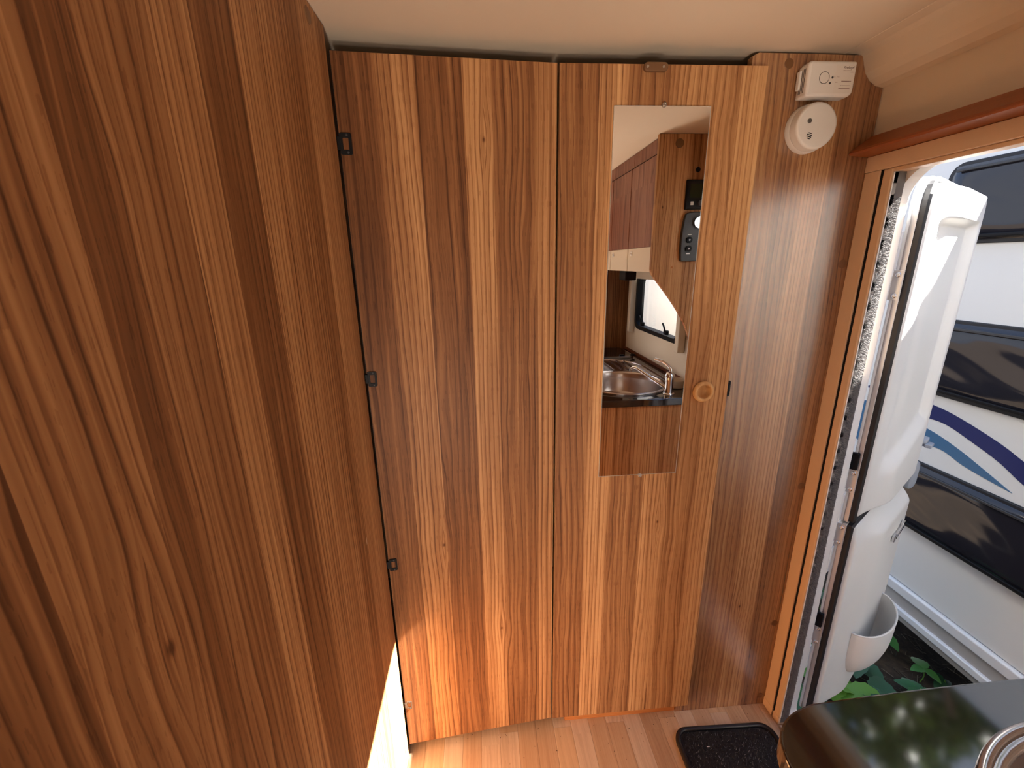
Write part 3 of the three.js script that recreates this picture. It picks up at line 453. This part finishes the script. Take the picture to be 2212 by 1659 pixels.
{
  const t = thing('soap_tub', 'round cream tub behind the tap', 'tub', { at: [0.915, KY, 0.82] });
  part('tub', new THREE.LatheGeometry([V2(0.0001, 0), V2(0.036, 0), V2(0.042, 0.006), V2(0.044, 0.036), V2(0.0435, 0.04), V2(0.0405, 0.04), V2(0.039, 0.01), V2(0.0001, 0.008)], 36), M.cream, t);
}
{ // end partition between entrance and kitchen
  const w = thing('wall_kitchen', 'wooden partition with a sweeping curved edge beside the kitchen window', 'partition', { kind: 'structure' });
  const s = new THREE.Shape(); s.moveTo(0.69, 1.954); s.lineTo(0.69, 1.475); s.quadraticCurveTo(0.69, 1.455, 0.704, 1.438); s.bezierCurveTo(0.8, 1.33, 0.86, 1.25, 0.884, 1.165); s.bezierCurveTo(0.905, 1.09, 0.92, 1.0, 0.925, KY); s.lineTo(0.9995, KY); s.lineTo(0.9995, 1.884); s.lineTo(0.966, 1.884); s.lineTo(0.947, 1.887); s.lineTo(0.929, 1.898); s.lineTo(0.908, 1.93); s.lineTo(0.9, 1.947); s.lineTo(0.87, 1.954); s.closePath();
  part('panel', planar(ext(s, 0.657, 0.674, 0.001), 'x', 0.69, 0.33, 'y', 0.92, 1.05), M.part, w);
  const cap = new THREE.CylinderGeometry(0.016, 0.016, 0.002, 24); cap.rotateX(Math.PI / 2); part('cover_cap', cap, std({ color: new THREE.Color().setRGB(0.2, 0.1, 0.035), roughness: 0.5 }), w, [0.768, 1.922, 0.6565]);
  const g2 = new THREE.CylinderGeometry(0.009, 0.009, 0.003, 20); g2.rotateX(Math.PI / 2); part('blanking_plug', g2, M.black, w, [0.848, 1.832, 0.6562]);
  const g3 = new THREE.CylinderGeometry(0.004, 0.004, 0.002, 16); g3.rotateX(Math.PI / 2); part('screw_cap', g3, M.oak, w, [0.776, 1.475, 0.6565]);
}
{ // control units on that partition, facing the washroom
  const a = thing('display_panel', 'square black display panel with a screen on the partition', 'control');
  part('housing', bx(0.805, 0.922, 1.69, 1.796, 0.644, 0.6568, 0.003), M.black, a);
  part('screen', bx(0.819, 0.905, 1.731, 1.781, 0.6434, 0.6442), std({ color: new THREE.Color().setRGB(0.022, 0.03, 0.014), roughness: 0.12 }), a);
  const k = cyl(0.01, 0.01, 0.008, 24); k.rotateX(Math.PI / 2); part('dial', k, M.darkgrey, a, [0.862, 1.711, 0.64]);
  part('key', bx(0.824, 0.836, 1.705, 1.718, 0.6425, 0.6445, 0.001), std({ color: 0xd8d4cc, roughness: 0.4 }), a);
  const b = thing('heater_control', 'curved black heater control with a chrome dial', 'control');
  const s = new THREE.Shape(); s.moveTo(0.806, 1.662); s.bezierCurveTo(0.797, 1.62, 0.797, 1.55, 0.802, 1.508); s.quadraticCurveTo(0.803, 1.497, 0.814, 1.497); s.lineTo(0.906, 1.497); s.quadraticCurveTo(0.917, 1.497, 0.918, 1.508); s.bezierCurveTo(0.923, 1.55, 0.923, 1.62, 0.914, 1.662); s.quadraticCurveTo(0.912, 1.676, 0.9, 1.678); s.quadraticCurveTo(0.86, 1.684, 0.82, 1.678); s.quadraticCurveTo(0.808, 1.676, 0.806, 1.662);
  part('housing', ext(s, 0.641, 0.6568, 0.003), M.darkgrey, b);
  const d = cyl(0.019, 0.021, 0.012, 32); d.rotateX(Math.PI / 2); part('dial', d, M.chrome, b, [0.862, 1.642, 0.636]);
  for (const y of [1.578, 1.545]) { const g = cyl(0.011, 0.012, 0.006, 24); g.rotateX(Math.PI / 2); const kb = part('button', g, M.black, b, [0.83, y, 0.639]); const c = cyl(0.0035, 0.0035, 0.002, 16); c.rotateX(Math.PI / 2); part('button_mark', c, M.greyPlastic, kb, [0, 0, -0.0035]); }
  for (const y of [1.598, 1.526]) part('print_bar', bx(0.823, 0.838, y - 0.0015, y + 0.0015, 0.6406, 0.6412), M.white, b);
}
// overhead lockers along the kitchen wall
[['first overhead kitchen locker from the partition, wood over cream', 0.682, 0.965], ['second overhead kitchen locker from the partition, wood over cream', 0.969, 1.232], ['third overhead kitchen locker from the partition, wood over cream', 1.236, 1.765]].forEach(([label, z0, z1]) => {
  const o = thing('overhead_locker', label, 'locker', { group: 'overhead kitchen lockers' });
  part('carcass', planar(bx(0.716, 0.9995, 1.457, 1.87, z0, z1), 'z', 0, 0.5, 'y', 0, 0.6), M.locker, o);
  const d = part('locker_door', planar(bx(0.7, 0.714, 1.557, 1.893, z0 + 0.0015, z1 - 0.0015, 0.002), 'z', 0, 0.5, 'y', 0, 0.6), M.locker, o);
  part('cream_band', bx(0.7, 0.714, 1.457, 1.5565, z0 + 0.0015, z1 - 0.0015, 0.002), M.cream, d);
  const l = new THREE.TorusGeometry(0.008, 0.0025, 8, 20); l.rotateY(Math.PI / 2); part('latch_button', l, M.chrome, d, [0.699, 1.535, z1 - 0.05]);
  part('top_rail', planar(bx(0.708, 0.86, 1.9, 1.953, z0, z1), 'z', 0, 0.5, 'y', 0, 0.6), M.locker, o);
});
{
  const l = thing('locker_lamp', 'small black lamp under the overhead lockers', 'lamp'); part('housing', merged([bx(0.76, 0.82, 1.405, 1.4565, 1.16, 1.26, 0.006)]), M.black, l);
}
{
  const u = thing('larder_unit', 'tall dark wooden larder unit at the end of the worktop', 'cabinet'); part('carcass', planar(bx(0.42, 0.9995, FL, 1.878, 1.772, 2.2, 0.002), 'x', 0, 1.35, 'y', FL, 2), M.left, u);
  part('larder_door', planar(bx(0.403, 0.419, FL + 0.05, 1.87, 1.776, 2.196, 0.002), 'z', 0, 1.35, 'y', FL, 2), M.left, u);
}
{
  const w = thing('window_1', 'black framed kitchen window above the worktop', 'window', { kind: 'structure' });
  const s = rrect(0.988, 1.617, 1.088, 1.427, 0.06); s.holes.push(rrect(1.012, 1.593, 1.112, 1.403, 0.045, THREE.Path));
  part('frame', extX(s, 0.992, 1.04, 0.003), M.black, w);
  part('pane', extX(rrect(1.008, 1.597, 1.108, 1.407, 0.046), 1.026, 1.029), M.glass, w);
  part('blind_cassette', bx(0.955, 0.998, 1.4, 1.452, 0.9, 1.7, 0.006), M.cream, w);
  part('blind_rail', bx(0.962, 0.998, 1.06, 1.4, 0.925, 0.965, 0.004), M.cream, w); part('blind_rail', bx(0.962, 0.998, 1.06, 1.4, 1.625, 1.665, 0.004), M.cream, w);
  for (const z of [1.12, 1.46]) { const g = part('window_latch', merged([bx(0.982, 1.002, 1.118, 1.142, z, z + 0.03, 0.004), tube([[0.986, 1.135, z + 0.015], [0.98, 1.16, z + 0.02], [0.985, 1.175, z + 0.05]], 0.005, 16, 8)]), M.black, w); g.name = 'window_latch'; }
}
// unseen globes added low in the lounge as fill light for the interior
for (const [x, y, z, label, power] of [[0.02, 0.33, 2.15, 'unseen opal globe added as fill light nearest the kitchen', 2.2], [0.1, 0.33, 2.9, 'unseen opal globe added as fill light by the end window', 2.2]]) {
  const l = thing('added_fill_lamp', label, 'lamp', { at: [x, FL, z], group: 'added lounge fill lights' });
  part('foot', new THREE.LatheGeometry([V2(0.0001, 0), V2(0.11, 0), V2(0.11, 0.012), V2(0.02, 0.022), V2(0.0001, 0.022)], 32), M.brown, l);
  part('pole', cyl(0.009, 0.009, y - 0.13, 12), M.brown, l, [0, (y - 0.13) / 2 + 0.02, 0]);
  part('opal_globe', new THREE.SphereGeometry(0.12, 32, 20), std({ color: 0xffffff, emissive: new THREE.Color(1, 0.87, 0.72), emissiveIntensity: 3, roughness: 0.5 }), l, [0, y, 0]);
  const a = new THREE.PointLight(new THREE.Color(1, 0.92, 0.82), power, 0, 2); a.position.y = y; a.castShadow = true; a.shadow.radius = 5.5; a.name = 'fill_glow'; l.add(a);
}
{ // unseen lounge bench, added to bounce light into the room
  const b = thing('added_bounce_bench', 'unseen cream upholstered bench added to bounce light in the lounge', 'bench'), f = std({ color: new THREE.Color().setRGB(0.6, 0.53, 0.43), roughness: 0.95 });
  part('base', planar(bx(-1.14, -0.6, FL, 0.3, 1.5, 3.55), 'z', 0, 1.35, 'y', FL, 2), M.left, b); part('seat_cushion', bx(-1.14, -0.55, 0.3, 0.44, 1.5, 3.55, 0.04), f, b); part('back_cushion', bx(-1.14, -0.98, 0.44, 0.85, 1.5, 3.55, 0.04), f, b);
}
// ---------------------------------------------------------------- outside
const GY = -0.46;
{
  const g = thing('ground', 'dark earth between the two caravans', 'ground', { kind: 'structure' });
  const dt = makeTex(512, 512, (a, b, o) => { const n = vn(a * 12, b * 12, 1) * 0.4 + vn(a * 50, b * 50, 2) * 0.35 + vn(a * 160, b * 160, 3) * 0.25; o[0] = 34 + 52 * n; o[1] = 27 + 42 * n; o[2] = 20 + 30 * n; });
  part('earth', planar((() => { const p = new THREE.PlaneGeometry(60, 60, 1, 1); p.rotateX(-Math.PI / 2); p.translate(0, GY, 0); return p; })(), 'x', 0, 1.2, 'z', 0, 1.2), std({ map: dt, roughness: 1 }), g);
}
{ // litter of dry stalks and leaves
  const r = rng(41), geo = new THREE.CylinderGeometry(0.0012, 0.0008, 0.05, 4).rotateX(Math.PI / 2), N = 2600, im = new THREE.InstancedMesh(geo, std({ color: 0xffffff, roughness: 1 }), N), q = new THREE.Object3D(), c = new THREE.Color();
  for (let i = 0; i < N; i++) { q.position.set(1.1 + r() * 1.2, GY + 0.004 + r() * 0.012, -1.6 + r() * 2.6); q.rotation.set((r() - 0.5) * 0.5, r() * 6.28, (r() - 0.5) * 0.5); q.scale.set(0.6 + r() * 1.6, 1, 0.3 + r() * 1.3); q.updateMatrix(); im.setMatrixAt(i, q.matrix); const t = 0.03 + 0.14 * r() * r(); c.setRGB(t * 1.3, t, t * 0.65); im.setColorAt(i, c); }
  im.name = numbered('leaf_litter'); im.castShadow = im.receiveShadow = true; tag(im, 'dry stalks and leaf litter on the earth between the caravans', 'litter', null, 'stuff'); scene.add(im);
}
const leafGeo = (() => { // a broad leaf 1 long, folded along its rib, with a toothed outline
  const n = 10, pos = [], idx = []; for (let i = 0; i <= n; i++) { const t = i / n, w = 0.34 * Math.pow(Math.sin(Math.PI * Math.pow(t, 0.75)), 0.8) * (1 + (i % 2 ? 0.06 : -0.05)), y = -0.25 * t * t + 0.1 * t; pos.push(-w, y + 0.25 * w, t, 0, y, t, w, y + 0.25 * w, t); }
  for (let i = 0; i < n; i++) { const a = i * 3; idx.push(a, a + 3, a + 1, a + 1, a + 3, a + 4, a + 1, a + 4, a + 2, a + 2, a + 4, a + 5); }
  const g = new THREE.BufferGeometry(); g.setAttribute('position', new THREE.Float32BufferAttribute(pos, 3)); g.setIndex(idx); g.computeVertexNormals(); return g;
})();
const leafMat = (r, g, b) => new THREE.MeshPhysicalMaterial({ color: new THREE.Color().setRGB(r, g, b), roughness: 0.55, side: THREE.DoubleSide, transmission: 0.3, thickness: 0 });
const greens = [leafMat(0.06, 0.22, 0.045), leafMat(0.035, 0.15, 0.05), leafMat(0.14, 0.34, 0.03), leafMat(0.028, 0.11, 0.045)];
{
  const r = rng(23);
  // x, z, leaves, label, tone, height, leaf size
  const spots = [[2.0, -0.53, 3, 'trefoil weed with three bright leaves on bare earth', 0, 0.1, 0.12], [2.03, -0.34, 3, 'smaller trefoil weed farthest right on bare earth', 0, 0.08, 0.11], [1.9, -0.56, 5, 'dark broad leaved weed right beside the door pocket', 1, 0.1, 0.13], [1.76, -0.43, 6, 'large dark weed just below the door pocket', 3, 0.14, 0.17], [1.52, -0.33, 6, 'bright yellow green lobed weed under the door foot', 2, 0.17, 0.17], [1.69, -0.2, 6, 'dark long leaved weed along the worktop edge', 3, 0.13, 0.2], [1.9, -0.24, 5, 'weed tucked low at the worktop edge towards the right', 1, 0.1, 0.15], [1.9, -0.8, 6, 'dim weed clump behind the door pocket', 3, 0.13, 0.14], [1.72, -0.92, 6, 'dim weed farther behind the door leaf', 1, 0.16, 0.16], [1.64, -0.68, 7, 'weed seen between hinges and frame post', 1, 0.16, 0.18], [1.46, -0.58, 7, 'weed seen low between the frame post and door edge', 0, 0.15, 0.18], [1.45, -0.95, 7, 'weed clump beyond the hinge side of the door', 3, 0.2, 0.18], [1.35, -0.45, 7, 'leafy weed close outside the threshold', 1, 0.14, 0.17], [2.06, -0.62, 4, 'small dim weed under the edge of the other caravan', 3, 0.06, 0.09], [2.1, -0.3, 4, 'tiny weed in the dark beneath the other caravan', 3, 0.05, 0.08], [1.4, -0.2, 7, 'broad weed hidden low behind the worktop end', 1, 0.12, 0.16]];
  for (const [x, z, n, label, k, h, sz] of spots) {
    const p = thing('weed', label, 'plant', { at: [x, GY, z], group: 'weeds between the caravans' });
    part('stem', tube([[0, 0, 0], [0.006, h * 0.5, 0.004], [0.0, h, 0]], 0.0022, 8, 5), greens[2], p);
    for (let i = 0; i < n; i++) { const l = part('leaf', leafGeo, greens[n === 3 ? 0 : (r() < 0.7 ? k : Math.floor(r() * 4))], p, [0, h * (n === 3 ? 1 : 0.45 + 0.55 * i / n), 0]); l.rotation.set(0.15 - r() * 0.45, i * 6.283 / n + r() * 0.6, 0, 'YXZ'); l.scale.setScalar(sz * (0.55 + r() * 0.36)); }
  }
}
{ // neighbouring caravan
  const c = thing('neighbour_caravan', 'white caravan parked alongside with dark windows and blue swooshes', 'caravan');
  const XN = 2.0, ZA = -1.3, ZB = 4.4, TOP = 2.19;
  const body = new THREE.Shape(); body.moveTo(XN, -0.03); body.lineTo(XN, TOP - 0.07); body.quadraticCurveTo(XN, TOP, XN + 0.08, TOP); body.lineTo(4.15, TOP); body.quadraticCurveTo(4.22, TOP, 4.22, TOP - 0.08); body.lineTo(4.22, -0.03); body.closePath();
  const paint = std({ color: new THREE.Color().setRGB(0.74, 0.74, 0.71), roughness: 0.28 });
  part('body', ext(body, ZA, ZB), paint, c);
  part('chassis', bx(XN + 0.15, 4.1, -0.22, -0.03, ZA + 0.1, ZB - 0.1), M.rubber, c);
  part('side_rail', bx(XN - 0.018, XN + 0.02, -0.085, -0.035, ZA, ZB, 0.008), M.white, c);
  part('rail_channel', bx(XN - 0.004, XN + 0.1, -0.15, -0.085, ZA, ZB), std({ color: new THREE.Color().setRGB(0.42, 0.4, 0.37), roughness: 0.5 }), c);
  part('lower_rail', bx(XN - 0.02, XN + 0.02, -0.185, -0.15, ZA, ZB, 0.006), M.white, c);
  part('skirt_edge', bx(XN - 0.012, XN + 0.1, -0.215, -0.187, ZA, ZB, 0.004), std({ color: new THREE.Color().setRGB(0.33, 0.31, 0.28), roughness: 0.5 }), c);
  for (const z of [0.9, 2.0]) { const t = new THREE.TorusGeometry(0.2, 0.09, 14, 36); t.rotateY(Math.PI / 2); part('wheel', t, M.rubber, c, [XN + 0.3, GY + 0.29, z]); }
  const tint = new THREE.MeshStandardMaterial({ side: THREE.DoubleSide, color: new THREE.Color().setRGB(0.018, 0.017, 0.022), roughness: 0.07 });
  for (const [y0, y1, za, zb] of [[1.545, 1.865, -0.74, 0.35], [0.91, 1.24, -0.7, 0.35], [0.26, 0.59, -0.68, 0.35]]) {
    const s = rrect(za, zb, y0, y1, 0.06); s.holes.push(rrect(za + 0.018, zb - 0.018, y0 + 0.018, y1 - 0.018, 0.045, THREE.Path));
    const f = part('window_seal', extX(s, XN - 0.012, XN + 0.012, 0.004), M.rubber, c);
    { const nz = 30, ny = 16, pos = [], idx = [], w = zb - za - 0.02, h = y1 - y0 - 0.02; for (let j = 0; j <= ny; j++) for (let i = 0; i <= nz; i++) { const a = 2 * i / nz - 1, b = 2 * j / ny - 1, e = Math.pow(Math.max(0, 1 - Math.pow(Math.abs(a), 16)), 0.5) * Math.pow(Math.max(0, 1 - Math.pow(Math.abs(b), 5)), 0.55), q = 0.002 * Math.sin(a * 7 + b * 2) * Math.cos(b * 5 + a * 3); const sx = Math.abs(a) > 0.94 && Math.abs(b) > 0.86 ? 0.985 : 1; pos.push(XN - 0.008 - 0.026 * e - q * e, (y0 + y1) / 2 + b * h / 2 * sx, (za + zb) / 2 + a * w / 2 * sx); }
      for (let j = 0; j < ny; j++) for (let i = 0; i < nz; i++) { const a = j * (nz + 1) + i; idx.push(a, a + 1, a + nz + 1, a + 1, a + nz + 2, a + nz + 1); }
      const g = new THREE.BufferGeometry(); g.setAttribute('position', new THREE.Float32BufferAttribute(pos, 3)); g.setIndex(idx); g.computeVertexNormals(); part('window_pane', g, tint, f); }
    part('pane_bar', bx(XN - 0.042, XN - 0.03, y0 + 0.022, y0 + 0.036, za + 0.05, zb - 0.05, 0.004), M.black, f);
    part('pane_bar', bx(XN - 0.04, XN - 0.03, y1 - 0.04, y1 - 0.028, za + 0.05, zb - 0.05, 0.003), M.darkgrey, f);
  }
  const deep = std({ color: new THREE.Color().setRGB(0.005, 0.016, 0.11), roughness: 0.3 }), light = std({ color: new THREE.Color().setRGB(0.04, 0.14, 0.27), roughness: 0.3 });
  const curve = (pts, m) => { const s = new THREE.Shape(); s.setFromPoints(new THREE.SplineCurve(pts[0].map(([y, z]) => V2(z, y))).getPoints(30).concat(new THREE.SplineCurve(pts[1].map(([y, z]) => V2(z, y))).getPoints(30))); part('swoosh', extX(s, XN - 0.0022, XN + 0.001), m, c); };
  curve([[[0.86, -0.9], [0.872, -0.7], [0.865, -0.61], [0.852, -0.509], [0.822, -0.396], [0.787, -0.292], [0.745, -0.2], [0.66, 0.0], [0.58, 0.16]], [[0.56, 0.1], [0.6, -0.04], [0.671, -0.203], [0.719, -0.29], [0.76, -0.397], [0.796, -0.514], [0.8, -0.65], [0.85, -0.9]]], deep);
  curve([[[0.70, -1.02], [0.775, -0.91], [0.785, -0.8], [0.77, -0.7], [0.742, -0.54], [0.711, -0.437], [0.673, -0.342], [0.623, -0.226]], [[0.635, -0.316], [0.651, -0.405], [0.68, -0.505], [0.66, -0.62], [0.6, -0.8], [0.55, -0.87], [0.6, -0.96]]], light);
}
{ // trees beyond, mirrored in the worktop
  const bark = std({ color: new THREE.Color().setRGB(0.09, 0.065, 0.045), roughness: 0.95 });
  const lg = leafGeo.clone(); lg.translate(0, 0, -0.5); lg.scale(0.17, 0.17, 0.17);
  const tree = (label, x, z, y0, h, cy, R, N, seed, sq = 0.8) => {
    const t = thing('tree', label, 'tree', { at: [x, y0, z], group: 'trees beyond the other caravan' }), r = rng(seed);
    part('trunk', tube([[0, 0, 0], [0.1, h * 0.3, 0.05], [-0.05, h * 0.6, -0.05], [0, h * 0.95, 0]], 0.13, 20, 9), bark, t);
    for (let i = 0; i < 7; i++) { const a = i * 2.4, e = R * (0.5 + r() * 0.4); part('branch', tube([[0, cy - R * 0.5, 0], [Math.cos(a) * e * 0.5, cy - R * 0.1, Math.sin(a) * e * 0.5], [Math.cos(a) * e, cy + R * 0.3, Math.sin(a) * e]], 0.045, 10, 6), bark, t); }
    const im = new THREE.InstancedMesh(lg, new THREE.MeshPhysicalMaterial({ color: 0xffffff, roughness: 0.6, side: THREE.DoubleSide, transmission: 0.4, thickness: 0 }), N), q = new THREE.Object3D(), c = new THREE.Color();
    const blobs = []; for (let i = 0; i < 26; i++) { const a = r() * 6.28, u = r() * 2 - 1, s = Math.sqrt(1 - u * u), d = R * (0.35 + 0.6 * Math.cbrt(r())); blobs.push([Math.cos(a) * s * d, cy + u * d * sq, Math.sin(a) * s * d, R * (0.2 + r() * 0.2)]); }
    for (let i = 0; i < N; i++) { const b = blobs[Math.floor(r() * blobs.length)], a = r() * 6.28, u = r() * 2 - 1, s = Math.sqrt(1 - u * u), d = b[3] * Math.pow(r(), 0.4); q.position.set(b[0] + Math.cos(a) * s * d, b[1] + u * d, b[2] + Math.sin(a) * s * d); q.rotation.set(r() * 6.28, r() * 6.28, r() * 6.28); q.scale.setScalar(0.7 + r() * 0.7); q.updateMatrix(); im.setMatrixAt(i, q.matrix); const g = 0.05 + r() * 0.11; c.setRGB(g * 0.6, g, g * 0.16); im.setColorAt(i, c); }
    im.name = 'foliage'; im.userData.kind = 'stuff'; im.castShadow = im.receiveShadow = true; t.add(im);
  };
  tree('large leafy tree straight beyond the other caravan', 6.2, -4.2, GY, 6, 5.6, 2.6, 9000, 51);
  tree('leafy tree further along the other caravan', 4.2, -6.6, GY, 6.5, 6, 2.6, 8000, 52);
  tree('tall tree farthest beyond the other caravan', 9.5, -5.2, GY, 9, 8.4, 3.2, 8000, 53);
}
scene.traverse((o) => { if (o.isMesh) { o.castShadow = true; o.receiveShadow = true; } });
renderer.render(scene, camera);
